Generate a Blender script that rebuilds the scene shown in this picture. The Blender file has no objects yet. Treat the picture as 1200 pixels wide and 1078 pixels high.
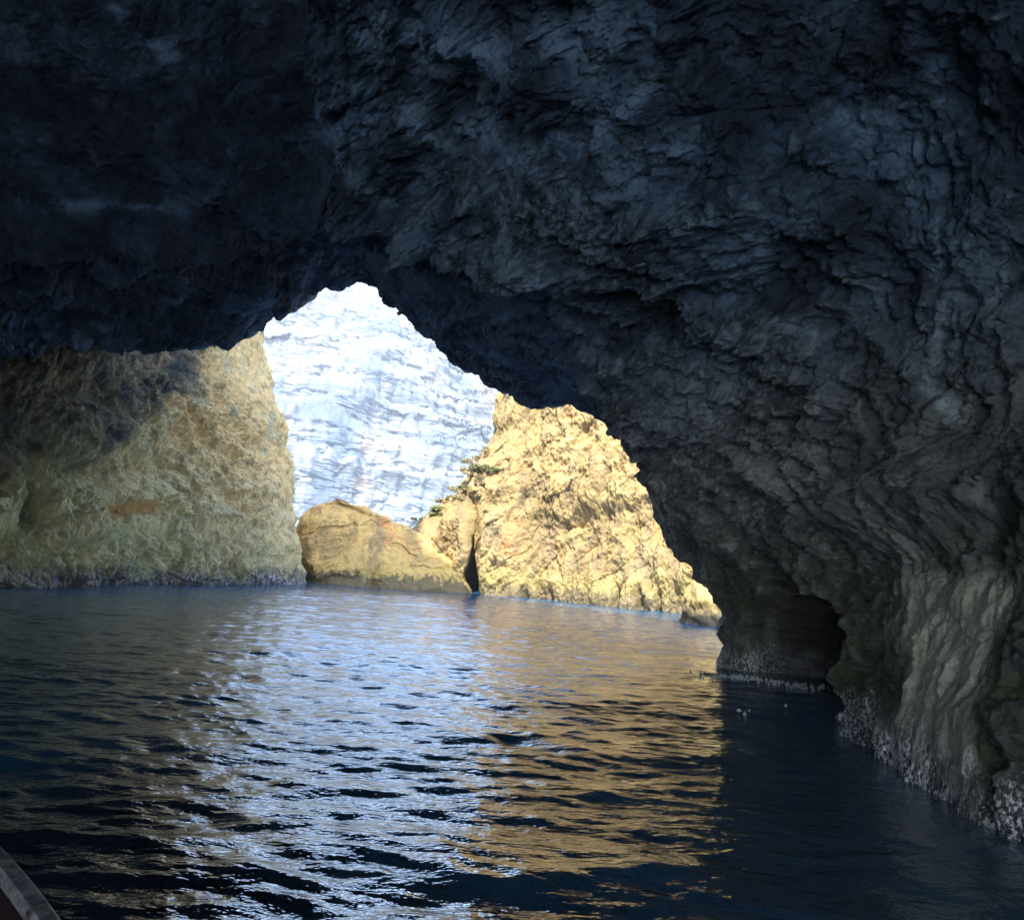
import bpy, math, random, time
import numpy as np
from concurrent.futures import ThreadPoolExecutor
from mathutils import Vector, Matrix
from mathutils.bvhtree import BVHTree
T0 = time.time()
random.seed(7)
RNG = np.random.RandomState(11)
F32 = np.float32
sc = bpy.context.scene
COL = sc.collection

# ------------------------------------------------------------------ camera geometry
FPX, CX, CY = 942.0, 600.0, 539.0
CAM = np.array([0.0, 0.0, 1.8])
ROLL = math.radians(4.0)
PITCH = math.atan(116 * math.cos(ROLL) / FPX)
_f = np.array([0, math.cos(PITCH), math.sin(PITCH)])
_r0 = np.array([1.0, 0, 0]); _u0 = np.array([0, -math.sin(PITCH), math.cos(PITCH)])
_r = math.cos(ROLL) * _r0 + math.sin(ROLL) * _u0
_u = -math.sin(ROLL) * _r0 + math.cos(ROLL) * _u0

def ray(px, py):
    return _f + (px - CX) / FPX * _r - (py - CY) / FPX * _u
def at(px, py, Y):
    """the place seen in direction (px,py) that lies Y metres ahead"""
    d = ray(px, py); return CAM + d * (Y / d[1])
def onwater(px, py):
    d = ray(px, py); return CAM + d * (-CAM[2] / d[2])
def project(p):
    q = p - CAM
    z = q @ _f; z = np.where(np.abs(z) < 1e-3, 1e-3, z)
    return CX + FPX * (q @ _r) / z, CY - FPX * (q @ _u) / z, z

# ------------------------------------------------------------------ noise
_perm = np.random.RandomState(3).permutation(256).astype(np.int32)
_perm = np.concatenate([_perm, _perm, _perm])
_g = np.random.RandomState(5).normal(size=(256, 3)).astype(F32)
_g /= np.linalg.norm(_g, axis=1, keepdims=True)
_rnd3 = np.random.RandomState(9).rand(256, 3).astype(F32)
POOL = ThreadPoolExecutor(4)

def _chunked(fn, p, *a):
    n = len(p); cs = 40000
    parts = [p[i:i + cs] for i in range(0, n, cs)]
    return np.concatenate(list(POOL.map(lambda q: fn(q, *a), parts)))

def _perlin(p, seed):
    pf = np.floor(p); i = pf.astype(np.int32) & 255; f = (p - pf).astype(F32)
    w = f * f * f * (f * (f * 6 - 15) + 10)
    x0, y0, z0 = i[:, 0], i[:, 1], i[:, 2]
    x1, y1, z1 = (x0 + 1) & 255, (y0 + 1) & 255, (z0 + 1) & 255
    def corner(x, y, z, dx, dy, dz):
        h = _perm[_perm[_perm[x + seed % 200] + y] + z]
        g = _g[h]
        return g[:, 0] * (f[:, 0] - dx) + g[:, 1] * (f[:, 1] - dy) + g[:, 2] * (f[:, 2] - dz)
    def lx(y, z, dy, dz):
        a = corner(x0, y, z, 0, dy, dz); b = corner(x1, y, z, 1, dy, dz)
        return a + w[:, 0] * (b - a)
    a = lx(y0, z0, 0, 0); b = lx(y1, z0, 1, 0); c = a + w[:, 1] * (b - a)
    a = lx(y0, z1, 0, 1); b = lx(y1, z1, 1, 1); d = a + w[:, 1] * (b - a)
    return (c + w[:, 2] * (d - c)) * 1.6

def perlin(p, seed=0):
    return _chunked(_perlin, np.ascontiguousarray(p, dtype=F32), seed)

def fbm(p, octs=4, seed=0, gain=0.5, lac=2.03):
    p = np.asarray(p, F32); s = 0; a = 1.0
    for k in range(octs):
        s = s + a * perlin(p, seed + 17 * k); p = p * lac + 13.7; a *= gain
    return s
def billow(p, octs=4, seed=0, gain=0.5, lac=2.03):
    """sum of 1-|n|: sharp ridges standing proud of rounded hollows; mean about 0"""
    p = np.asarray(p, F32); s = 0; a = 1.0
    for k in range(octs):
        s = s + a * (0.68 - np.minimum(1, 1.6 * np.abs(perlin(p, seed + 17 * k)))); p = p * lac + 7.3; a *= gain
    return s

def rough(p, octs=6, seed=0, gain=.62):
    return fbm(p, octs, seed, gain, 2.11)

def _worley(p, seed):
    pf = np.floor(p).astype(np.int32)
    f1 = np.full(len(p), 9.0, F32); f2 = f1.copy(); cid = np.zeros(len(p), np.int32)
    for dx in (-1, 0, 1):
        for dy in (-1, 0, 1):
            for dz in (-1, 0, 1):
                cx, cy, cz = pf[:, 0] + dx, pf[:, 1] + dy, pf[:, 2] + dz
                h = _perm[_perm[_perm[(cx & 255) + seed % 200] + (cy & 255)] + (cz & 255)]
                r = _rnd3[h]
                d = np.sqrt((cx + r[:, 0] - p[:, 0]) ** 2 + (cy + r[:, 1] - p[:, 1]) ** 2 + (cz + r[:, 2] - p[:, 2]) ** 2).astype(F32)
                m = d < f1
                f2 = np.where(m, f1, np.minimum(f2, d)); cid = np.where(m, h, cid); f1 = np.where(m, d, f1)
    return np.stack([f1, f2, cid.astype(F32) / 255], 1)
def worley(p, seed=0):
    return _chunked(_worley, np.ascontiguousarray(p, dtype=F32), seed)

def smooth(a, b, x):
    t = np.clip((x - a) / (b - a), 0, 1); return t * t * (3 - 2 * t)
def gau(x, c, w):
    return np.exp(-((x - c) / w) ** 2)

# ------------------------------------------------------------------ mesh helpers
def grid_faces(nu, nv, close_u=False):
    iu = np.arange(nu if close_u else nu - 1); iv = np.arange(nv - 1)
    A, B = np.meshgrid(iu, iv, indexing='ij')
    A2 = (A + 1) % nu
    return np.stack([A * nv + B, A2 * nv + B, A2 * nv + B + 1, A * nv + B + 1], -1).reshape(-1, 4)

def mesh_object(name, verts, faces, mat, parent=None, smoothed=True, attrs=None):
    verts = np.asarray(verts, F32).reshape(-1, 3); faces = np.asarray(faces, np.int32)
    k = faces.shape[1]
    me = bpy.data.meshes.new(name)
    me.vertices.add(len(verts)); me.vertices.foreach_set('co', verts.ravel())
    me.loops.add(faces.size); me.loops.foreach_set('vertex_index', faces.ravel())
    me.polygons.add(len(faces)); me.polygons.foreach_set('loop_start', np.arange(0, faces.size, k, dtype=np.int32))
    me.polygons.foreach_set('use_smooth', np.full(len(faces), smoothed))
    for an, av in (attrs or {}).items():
        at_ = me.attributes.new(an, 'FLOAT', 'POINT'); at_.data.foreach_set('value', np.asarray(av, F32).ravel())
    me.update(calc_edges=True)
    me.materials.append(mat)
    o = bpy.data.objects.new(name, me); COL.objects.link(o)
    if parent: o.parent = parent
    return o

def tag(o, label=None, cat=None, group=None, kind=None):
    if label: o['label'] = label
    if cat: o['category'] = cat
    if group: o['group'] = group
    if kind: o['kind'] = kind
    return o
def empty(name, loc=(0, 0, 0)):
    o = bpy.data.objects.new(name, None); COL.objects.link(o); o.location = loc
    return o

def grid_normals(G):
    du = np.gradient(G, axis=0); dv = np.gradient(G, axis=1)
    n = np.cross(du, dv); l = np.linalg.norm(n, axis=-1, keepdims=True)
    return n / np.maximum(l, 1e-9)

def polyline(pts, t):
    """points along a polyline at normalised arc length t"""
    pts = np.asarray(pts, float); d = np.r_[0, np.cumsum(np.linalg.norm(np.diff(pts, axis=0), axis=1))]
    d /= d[-1]
    return np.stack([np.interp(t, d, pts[:, k]) for k in range(pts.shape[1])], 1)

def gsmooth(a, sig):
    k = np.arange(-int(3 * sig), int(3 * sig) + 1); w = np.exp(-.5 * (k / sig) ** 2); w /= w.sum()
    pad = np.pad(a, [(len(k) // 2,) * 2] + [(0, 0)] * (a.ndim - 1), mode='edge')
    return sum(w[i] * pad[i:i + len(a)] for i in range(len(k)))

# ------------------------------------------------------------------ materials
class NT:
    def __init__(s, name):
        s.m = bpy.data.materials.new(name); s.m.use_nodes = True
        s.t = s.m.node_tree; s.t.nodes.clear()
        s.out = s.n('ShaderNodeOutputMaterial'); s.b = s.n('ShaderNodeBsdfPrincipled')
        s.l(s.b.outputs[0], s.out.inputs['Surface'])
        s.co = s.n('ShaderNodeTexCoord').outputs['Object']
    def n(s, typ, **kw):
        nd = s.t.nodes.new(typ)
        for k, v in kw.items(): setattr(nd, k, v)
        return nd
    def l(s, a, b): s.t.links.new(a, b)
    def mapped(s, scale, rot=(0, 0, 0)):
        mp = s.n('ShaderNodeMapping'); mp.inputs['Scale'].default_value = scale; mp.inputs['Rotation'].default_value = rot
        s.l(s.co, mp.inputs['Vector']); return mp.outputs[0]
    def noise(s, scale, detail=6, rough=.55, vec=None, dist=0.0):
        nd = s.n('ShaderNodeTexNoise'); nd.inputs['Scale'].default_value = scale
        nd.inputs['Detail'].default_value = detail; nd.inputs['Roughness'].default_value = rough
        nd.inputs['Distortion'].default_value = dist
        s.l(vec if vec is not None else s.co, nd.inputs['Vector']); return nd.outputs['Fac']
    def voro(s, scale, feature='F1', vec=None, out='Distance'):
        nd = s.n('ShaderNodeTexVoronoi', feature=feature); nd.inputs['Scale'].default_value = scale
        s.l(vec if vec is not None else s.co, nd.inputs['Vector']); return nd.outputs[out]
    def ramp(s, fac, stops):
        nd = s.n('ShaderNodeValToRGB'); cr = nd.color_ramp
        while len(cr.elements) < len(stops): cr.elements.new(0.5)
        for e, (p, c) in zip(cr.elements, stops):
            e.position = p; e.color = (c if isinstance(c, tuple) else (c, c, c)) + (1,) if not isinstance(c, float) else (c, c, c, 1)
        s.l(fac, nd.inputs[0]); return nd.outputs[0]
    def mix(s, fac, a, b, mode='MIX'):
        nd = s.n('ShaderNodeMix', data_type='RGBA', blend_type=mode)
        for v, i in ((fac, 0), (a, 6), (b, 7)):
            if isinstance(v, (int, float)): nd.inputs[i].default_value = v
            elif isinstance(v, tuple): nd.inputs[i].default_value = v + (1,)
            else: s.l(v, nd.inputs[i])
        return nd.outputs[2]
    def math(s, op, a, b=0.0, clamp=False):
        nd = s.n('ShaderNodeMath', operation=op, use_clamp=clamp)
        for v, i in ((a, 0), (b, 1)):
            if isinstance(v, (int, float)): nd.inputs[i].default_value = v
            else: s.l(v, nd.inputs[i])
        return nd.outputs[0]
    def maprange(s, v, a, b, c=0.0, d=1.0):
        nd = s.n('ShaderNodeMapRange'); s.l(v, nd.inputs[0])
        for i, x in zip((1, 2, 3, 4), (a, b, c, d)): nd.inputs[i].default_value = x
        return nd.outputs[0]
    def attr(s, name):
        nd = s.n('ShaderNodeAttribute', attribute_name=name); return nd.outputs['Fac']
    def z(s):
        nd = s.n('ShaderNodeSeparateXYZ'); s.l(s.co, nd.inputs[0]); return nd.outputs[2]
    def bump(s, h, strength, dist, normal=None):
        nd = s.n('ShaderNodeBump'); nd.inputs['Strength'].default_value = strength; nd.inputs['Distance'].default_value = dist
        s.l(h, nd.inputs['Height'])
        if normal is not None: s.l(normal, nd.inputs['Normal'])
        return nd.outputs[0]
    def set(s, **kw):
        names = dict(col='Base Color', rough='Roughness', normal='Normal', spec='Specular IOR Level', ior='IOR', sheen='Sheen Weight', coat='Coat Weight')
        for k, v in kw.items():
            inp = s.b.inputs[names[k]]
            if isinstance(v, (int, float)): inp.default_value = v
            elif isinstance(v, tuple): inp.default_value = v + (1,)
            else: s.l(v, inp)
        return s.m

def wet_parts(m, level=0.55, soft=0.5):
    """1 in the splash zone just above the water, 0 higher up, with a ragged edge"""
    zz = m.math('ADD', m.z(), m.math('MULTIPLY', m.noise(2.2, 6, .75, m.mapped((1, 1, .4))), -2.4))
    level = level - .68
    return m.maprange(zz, level - .55, level - .55 - soft * .5, 0, 1)

def mat_cave():
    m = NT('dark_cave_limestone')
    streak = m.noise(1.0, 7, .6, m.mapped((2.2, 2.2, .35)))
    blot = m.noise(.55, 6, .6)
    base = m.ramp(blot, [(.34, (.05, .062, .078)), (.5, (.12, .14, .165)), (.66, (.26, .29, .315))])
    base = m.mix(m.maprange(streak, .52, .66), base, (.26, .29, .30))
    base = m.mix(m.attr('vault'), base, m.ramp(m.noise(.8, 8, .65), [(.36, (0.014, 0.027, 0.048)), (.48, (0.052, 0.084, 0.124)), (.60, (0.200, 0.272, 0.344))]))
    fine = m.noise(7, 8, .65)
    base = m.mix(m.maprange(fine, .34, .56, .7, 0), base, (.045, .06, .08))
    base = m.mix(m.math('MULTIPLY', m.attr('shade_patch'), m.maprange(m.noise(.9, 6, .65), .40, .55, .95, .45)), base, (.022, .030, .044))  # shaded rock faces put into the colour as dark patches
    base = m.mix(m.math('MULTIPLY', m.attr('vein_lit'), m.maprange(m.noise(2.2, 7, .65), .42, .56)), base, (.36, .45, .52))  # mineral streaks, plus lit ledges and patches put into the colour
    pale = m.attr('pale')
    base = m.mix(m.math('MULTIPLY', pale, m.maprange(m.noise(3, 6, .6, m.mapped((1, 1, .25))), .3, .6, .55, 1)), base, (.44, .46, .40))
    base = m.mix(m.math('MULTIPLY', m.attr('crest'), m.maprange(m.noise(9, 6, .7), .42, .60, 0, .65)), base, (.38, .43, .46))  # highlights on protruding relief put into the colour
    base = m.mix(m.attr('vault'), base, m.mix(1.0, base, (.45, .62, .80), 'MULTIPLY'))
    alg = m.math('MULTIPLY', m.attr('algae'), m.maprange(m.noise(2.4, 5), .38, .55))
    base = m.mix(alg, base, (.06, .075, .04))
    base = m.mix(m.math('MULTIPLY', m.attr('hollow_shade'), .8), base, (.018, .020, .024))  # shade inside the low hollow put into the rock colour
    wet = wet_parts(m, .60, .9)
    crust_glint = m.maprange(m.math('ADD', m.noise(38, 6, .7, m.mapped((1, 1, .35))), m.math('MULTIPLY', m.noise(3, 3), .25)), .60, .70)  # barnacled crust, plus streaky wet glints put into the colour
    base = m.mix(wet, base, m.mix(m.math('MULTIPLY', crust_glint, m.math('SUBTRACT', 1.0, m.attr('hollow_shade'))), (.045, .045, .06), (.80, .82, .90)))
    h = m.noise(5, 9, .62)
    nb = m.bump(h, .8, .12)
    nb = m.bump(m.voro(11, 'SMOOTH_F1', m.mapped((1, 1, .6))), .35, .05, nb)
    nb = m.bump(m.noise(28, 7, .65), .6, .025, nb)
    return m.set(col=base, rough=m.math('SUBTRACT', .82, m.math('MULTIPLY', wet, .58)), normal=nb, spec=.4)

def mat_left():
    m = NT('pitted_grey_green_limestone')
    zz = m.math('ADD', m.z(), m.math('MULTIPLY', m.noise(.35, 4), 3.0))
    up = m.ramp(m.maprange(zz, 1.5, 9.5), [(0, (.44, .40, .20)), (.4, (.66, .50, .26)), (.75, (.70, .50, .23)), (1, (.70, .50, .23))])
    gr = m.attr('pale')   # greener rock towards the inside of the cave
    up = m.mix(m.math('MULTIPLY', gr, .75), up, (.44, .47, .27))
    v = m.noise(2.4, 8, .72, m.mapped((1, 1, .8)))
    c = m.mix(m.maprange(v, .36, .52, .7, 0), up, (.15, .125, .08))
    c = m.mix(m.maprange(m.noise(.8, 5), .56, .66), c, (.50, .44, .26))
    c = m.mix(m.math('MULTIPLY', m.attr('dark'), m.maprange(m.noise(1.1, 7, .65), .40, .60, 1, .62)), c, (.060, .064, .064))  # shade under the roof and in the scoops put into the colour
    c = m.mix(m.attr('ochre'), c, (.50, .32, .13))
    wet = wet_parts(m, .78, 1.2)
    c = m.mix(wet, c, m.mix(m.maprange(m.noise(9, 6, .7, m.mapped((1, 1, .5))), .46, .6), (.055, .052, .06), (.40, .39, .43)))
    nb = m.bump(m.noise(6, 8, .72), .8, .13)
    return m.set(col=c, rough=m.math('SUBTRACT', .88, m.math('MULTIPLY', wet, .5)), normal=nb, spec=.35)

def mat_gold(name, greenish=.0, tone=1.0):
    m = NT(name)
    g = m.noise(.45, 7, .6)
    c = m.ramp(g, [(.3, (.180, .130, .060)), (.45, (.275, .200, .084)), (.6, (.338, .250, .108)), (.75, (.385, .298, .138))])
    s = m.noise(.9, 7, .65, m.mapped((1.6, 1, .5), (0, .45, 0)))
    c = m.mix(m.maprange(s, .47, .62, 0, .85), c, (.17, .135, .08))
    c = m.mix(m.maprange(m.noise(.6, 4, .5, m.mapped((1, 1, .6))), .60, .72, 0, .8), c, (.38, .19, .075))
    low = m.maprange(m.math('ADD', m.z(), m.math('MULTIPLY', m.noise(.5, 4), 3)), 3.1, 2.0)
    c = m.mix(m.math('MULTIPLY', low, .5 + greenish), c, (.28, .235, .075))
    c = m.mix(1.0, c, (tone, tone * .90, tone * .74) if tone != 1 else (1.0, 1.0, 1.0), 'MULTIPLY')
    wet = wet_parts(m, .72, .4)
    c = m.mix(m.math('MULTIPLY', wet, .85), c, (.10, .08, .045))
    nb = m.bump(m.noise(1.9, 8, .68, m.mapped((1.9, 1, .4), (0, .25, 0))), .45, .25)
    nb = m.bump(m.noise(9, 6, .65), .5, .06, nb)
    return m.set(col=c, rough=m.math('SUBTRACT', .9, m.math('MULTIPLY', wet, .4)), normal=nb, spec=.3)

def mat_white():
    m = NT('pale_bedded_limestone')
    dip = math.radians(-5)
    b = m.noise(.065, 9, .66, m.mapped((1, 1, 1.5), (0, dip, 0)))
    c = m.ramp(b, [(.36, (0.073, 0.101, 0.136)), (.46, (0.126, 0.150, 0.178)), (.56, (0.203, 0.217, 0.231)), (.66, (0.252, 0.259, 0.262))])  # blue-grey stops put the cliff's shaded patches into its colour
    st = m.noise(.33, 7, .62, m.mapped((1.2, 1, .16)))
    c = m.mix(m.maprange(st, .50, .64, 0, .55), c, (0.084, 0.119, 0.158))
    c = m.mix(m.maprange(m.noise(.07, 5, .55, m.mapped((1, 1, 1.8), (0, dip, 0))), .59, .66, 0, .7), c, (0.252, 0.189, 0.140))
    n1 = m.noise(1.0, 4, .55, m.mapped((.010, .010, .34), (0, dip, 0)), .02)
    line = m.maprange(m.math('ABSOLUTE', m.math('SUBTRACT', n1, .5)), .016, .004)
    n2 = m.noise(1.0, 4, .55, m.mapped((.014, .014, .62), (0, dip, 0)), .02)
    line = m.math('MAXIMUM', line, m.maprange(m.math('ABSOLUTE', m.math('SUBTRACT', n2, .47)), .018, .006))
    c = m.mix(m.math('MULTIPLY', line, m.maprange(m.noise(.11, 5, .6), .36, .54, 0, .85)), c, (0.049, 0.059, 0.066))
    c = m.mix(m.math('MULTIPLY', m.attr('bench'), m.maprange(m.noise(.5, 5, .7), .52, .6, 0, .75)), c, (0.084, 0.105, 0.059))
    joints = m.voro(1.0, 'DISTANCE_TO_EDGE', m.mapped((.24, .24, .46), (0, dip, 0)))
    n3 = m.noise(1.0, 5, .6, m.mapped((.30, .30, .035)), .3)
    c = m.mix(m.math('MULTIPLY', m.maprange(m.math('ABSOLUTE', m.math('SUBTRACT', n3, .5)), .014, .003), m.maprange(m.noise(.10, 4), .45, .55, 0, .8)), c, (.06, .075, .09))
    c = m.mix(m.math('MULTIPLY', m.maprange(joints, .07, .01), m.maprange(m.noise(.12, 4), .42, .52, 0, .9)), c, (0.070, 0.084, 0.098))
    nb = m.bump(m.noise(.6, 8, .65, m.mapped((1, 1, 1.2))), .35, .5)
    return m.set(col=c, rough=.9, normal=nb, spec=.2)

def mat_water():
    m = NT('sea_water')
    h = m.noise(1.0, 4, .55, m.mapped((3.2, 6.0, 1)))
    h2 = m.noise(1.0, 3, .5, m.mapped((10, 17, 1)))
    nb = m.bump(h, .9, .038); nb = m.bump(h2, .6, .008, nb)
    return m.set(col=(.010, .066, .135), rough=.035, ior=2.9, spec=.5, normal=nb)

def mat_simple(name, col, rough=.7, nscale=30, amt=.25, bumpd=.004, metallic=None, stretch=(1, 1, 1)):
    m = NT(name)
    n = m.noise(nscale, 5, .6, m.mapped(stretch))
    dark = tuple(c * (1 - amt * 1.6) for c in col)
    c = m.mix(m.maprange(n, .35, .65), dark, col)
    return m.set(col=c, rough=rough, normal=m.bump(n, .5, bumpd))

# ------------------------------------------------------------------ sea cave (vault + right wall)
# mouth outline: points seen along the lip, each with its own distance ahead
RIM = [(834, 812, 16.05), (834, 780, 16.05), (832, 745, 16.05), (841, 715, 16.1), (832, 692, 16.3), (815, 672, 16.5), (800, 655, 16.9),
       (784, 630, 17.2), (775, 605, 17.3), (770, 570, 17.5), (768, 541, 17.8), (752, 538, 18.2), (742, 528, 18.6), (728, 508, 19.2),
       (708, 492, 19.8), (690, 481, 20.2), (668, 473, 20.7), (650, 465, 21.0), (634, 466, 21.2), (620, 470, 21.4), (606, 458, 21.7),
       (588, 449, 22), (562, 436, 22.5), (540, 431, 22.8), (524, 420, 23.1), (512, 409, 23.4), (508, 391, 23.7), (494, 386, 23.9),
       (485, 372, 24.2), (474, 356, 24.5), (458, 345, 24.8), (440, 338, 25), (420, 332, 25), (400, 336, 25), (384, 334, 25), (367, 339, 24.8),
       (354, 349, 24.6), (338, 364, 24.2), (318, 368, 24), (306, 376, 23.7), (292, 391, 23.4), (276, 398, 23.1), (264, 404, 22.9),
       (248, 400, 23.6), (236, 401, 24.6), (205, 402, 26.2), (160, 406, 27.6), (110, 412, 28.6), (50, 425, 29.2), (-20, 460, 29.8), (-60, 580, 30), (-75, 660, 30), (-76, 700, 30)]
rim = np.array([at(*p) for p in RIM])
rim[0] = [rim[1][0], 16.05, -3.0]; rim[-2, 2] = 0.0; rim[-1] = rim[-2]; rim[-1, 2] = -3
RIMC = np.array([-4.0, 0, 2.0])
def arch(Y, pts): return np.array([(x, Y, z) for x, z in pts])
SECT = [
    (14.2, [(4.7, -3), (4.7, 0), (4.6, 1.6), (4.1, 2.9), (3.2, 4.2), (1.6, 5.8), (-.6, 7.6), (-3.2, 9.3), (-6, 9.2), (-9, 7.6), (-11.5, 6.8), (-14, 6.0), (-16.5, 3.6), (-17.0, 0), (-17, -3)]),
    (10.5, [(4.55, -3), (4.55, 0), (4.75, 1.5), (4.8, 2.8), (4.4, 4.2), (3.2, 6.0), (.8, 8.0), (-2, 9.6), (-5.5, 10.0), (-9, 8.9), (-12, 7.6), (-14.4, 6.0), (-16.4, 3.4), (-16.6, 0), (-16.6, -3)]),
    (7.2, [(3.95, -3), (3.95, 0), (4.5, 1.7), (4.9, 2.9), (5.1, 4.5), (4.2, 6.8), (2.2, 8.6), (-1, 9.9), (-5, 10.6), (-9, 9.8), (-12, 8.2), (-14.6, 6.0), (-16.2, 3.4), (-16.4, 0), (-16.4, -3)]),
    (4.2, [(3.95, -3), (3.95, 0), (4.45, 1.8), (5.1, 3.0), (5.6, 4.8), (5.0, 7.2), (2.6, 9.0), (-1, 10.0), (-5, 10.8), (-9, 10.2), (-12, 8.6), (-14.5, 6.2), (-16, 3.4), (-16.2, 0), (-16.2, -3)]),
    (0.0, [(4.4, -3), (4.4, 0), (4.8, 1.8), (5.5, 3.0), (5.8, 5.0), (5.0, 7.6), (2.6, 9.2), (-1, 10.0), (-5, 10.6), (-9, 10.0), (-12, 8.4), (-14, 6), (-15.4, 3.4), (-15.6, 0), (-15.6, -3)]),
    (-7.0, [(4.2, -3), (4.2, 0), (4.5, 1.5), (4.8, 2.6), (4.8, 4.0), (4.0, 6.0), (2.0, 7.4), (-1, 8.2), (-4.5, 8.4), (-7.5, 7.8), (-10, 6.4), (-11.5, 4.8), (-12.6, 2.6), (-12.8, 0), (-12.8, -3)]),
    (-13.0, [(3.6, -3), (3.6, 0), (3.9, 1.4), (4.0, 2.4), (3.8, 3.6), (3.0, 5.2), (1.0, 6.4), (-1.5, 7.0), (-4.5, 7.2), (-7, 6.6), (-9, 5.6), (-10.5, 4.2), (-11.2, 2.4), (-11.4, 0), (-11.4, -3)]),  # unseen rear end left open, added to let in sky fill
]
NUc, NVc = 420, 240
def resample_anchor(pts, anchors, smoothing=0):
    """split polyline at anchor indices; each stretch gets the same share of u"""
    out = []
    shares = [0.06, 0.30, 0.24, 0.26, 0.14]
    ns = [int(round(s * NUc)) for s in shares]; ns[-1] = NUc - sum(ns[:-1])
    for k in range(len(anchors) - 1):
        seg = pts[anchors[k]:anchors[k + 1] + 1]
        t = np.linspace(0, 1, ns[k], endpoint=(k == len(anchors) - 2))
        out.append(polyline(seg, t))
    r = np.concatenate(out)
    return gsmooth(r, smoothing) if smoothing else r
SEC = [resample_anchor(rim, [0, 1, 10, 30, 44, len(rim) - 1], 1.2)]
for Y, pts in SECT:
    SEC.append(resample_anchor(arch(Y, pts), [0, 1, 5, 8, 11, 14], 12))
SEC = np.array(SEC)                                       # (nsec, NUc, 3)
# a second ring just behind the lip, so that the lip curls in as a solid edge
lip_in = SEC[0] * .80 + SEC[1] * .20 ; lip_in[:, 2] += .35 * smooth(2, 6, lip_in[:, 2])
SEC = np.concatenate([SEC[:1], lip_in[None], SEC[1:]])
ns = len(SEC)
def catmull(S, t):
    i = np.clip(np.floor(t).astype(int), 0, len(S) - 2); f = (t - i)[:, None, None]
    g = lambda k: S[np.clip(k, 0, len(S) - 1)]
    p0, p1, p2, p3 = g(i - 1), g(i), g(i + 1), g(i + 2)
    return .5 * ((2 * p1) + (-p0 + p2) * f + (2 * p0 - 5 * p1 + 4 * p2 - p3) * f ** 2 + (-p0 + 3 * p1 - 3 * p2 + p3) * f ** 3)
t = np.linspace(0, ns - 1, NVc)
G = catmull(SEC, t).transpose(1, 0, 2)                    # (NUc, NVc, 3)

def view_weight(P):
    x, y, z = project(P)
    inside = (z > .5) & (x > -80) & (x < 1280) & (y > -80) & (y < 1160)
    return np.where(inside, 1.0, .07)
def angular(P, axis):
    q = P - CAM; q = q / np.linalg.norm(q, axis=-1, keepdims=True)
    a = np.take(q, range(1, q.shape[axis]), axis); b = np.take(q, range(0, q.shape[axis] - 1), axis)
    d = np.linalg.norm(a - b, axis=-1)
    w = view_weight(np.take(P, range(1, q.shape[axis]), axis))
    return d * w + 1e-4
def adaptive(G, nu, nv, soft=.25):
    """resample a surface so its quads are about equally large as seen from the boat"""
    dv = angular(G, 1); dv = dv + soft * dv.mean(); c = np.concatenate([np.zeros((len(G), 1)), np.cumsum(dv, 1)], 1); c /= c[:, -1:]
    c = gsmooth(c, 6)
    tt = np.linspace(0, 1, nv); R = np.empty((len(G), nv, 3))
    for i in range(len(G)):
        for k in range(3): R[i, :, k] = np.interp(tt, c[i], G[i, :, k])
    du = angular(R, 0).mean(1); du = du + soft * du.mean(); c = np.r_[0, np.cumsum(du)]; c /= c[-1]
    tt = np.linspace(0, 1, nu); idx = np.interp(tt, c, np.arange(len(G)))
    i0 = np.minimum(idx.astype(int), len(G) - 2); f = (idx - i0)[:, None, None]
    return R[i0] * (1 - f) + R[i0 + 1] * f
QUAL = 1.0
G = adaptive(G, int(1500 * QUAL), int(1150 * QUAL))
N = grid_normals(G)
# outside skin: rounds the lip and climbs as the cliff face above the mouth, then over the top
rr = G[:, 0]; dr = rr - RIMC; dr[:, 1] = 0; dr /= np.linalg.norm(dr, axis=1, keepdims=True)
OUT = []
for rho, eta in ((34, -60), (28, -44), (20, -25), (13, -14), (8, -8), (5.5, -4), (4.4, -1), (3.8, 1), (3.2, 2.2), (2.6, 2.4), (1.8, 2.2), (1.1, 1.7), (.5, 1.1), (.2, .5)):
    q = rr + dr * rho; q[:, 1] += eta
    q[:, 2] += np.clip(rho / 8, 0, 1) * 20 * smooth(-9.2, -11.5, q[:, 0])  # unseen brow raised on this side to keep sun off the left wall
    OUT.append(q)
OUT = np.array(OUT).transpose(1, 0, 2)
G = np.concatenate([OUT, G], 1)
NO = np.repeat(N[:, :1], OUT.shape[1], 1)
N = np.concatenate([NO, N], 1)
nrow_out = OUT.shape[1]
# make the normals point into the cave
c = G[G.shape[0] // 2, nrow_out + 300]; n_ = N[G.shape[0] // 2, nrow_out + 300]
if n_[2] > 0: N = -N
P = G.reshape(-1, 3); Nn = N.reshape(-1, 3)
px, py, pz = project(P)
infr = pz > 1
wall = smooth(.35, .8, np.abs(Nn[:, 0])) * (P[:, 0] > 0)          # steep right wall
ceil = 1 - wall
warp = np.stack([fbm(P * .35, 2, 40), fbm(P * .35, 2, 50), fbm(P * .35, 2, 60)], 1)
Pw = P + warp * .35
big = fbm(P * .16, 3, 1) * .75
midc = billow(Pw * np.array([.50, .42, .7]), 2, 5) * .55           # scooped hollows, sharp rims
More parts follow.
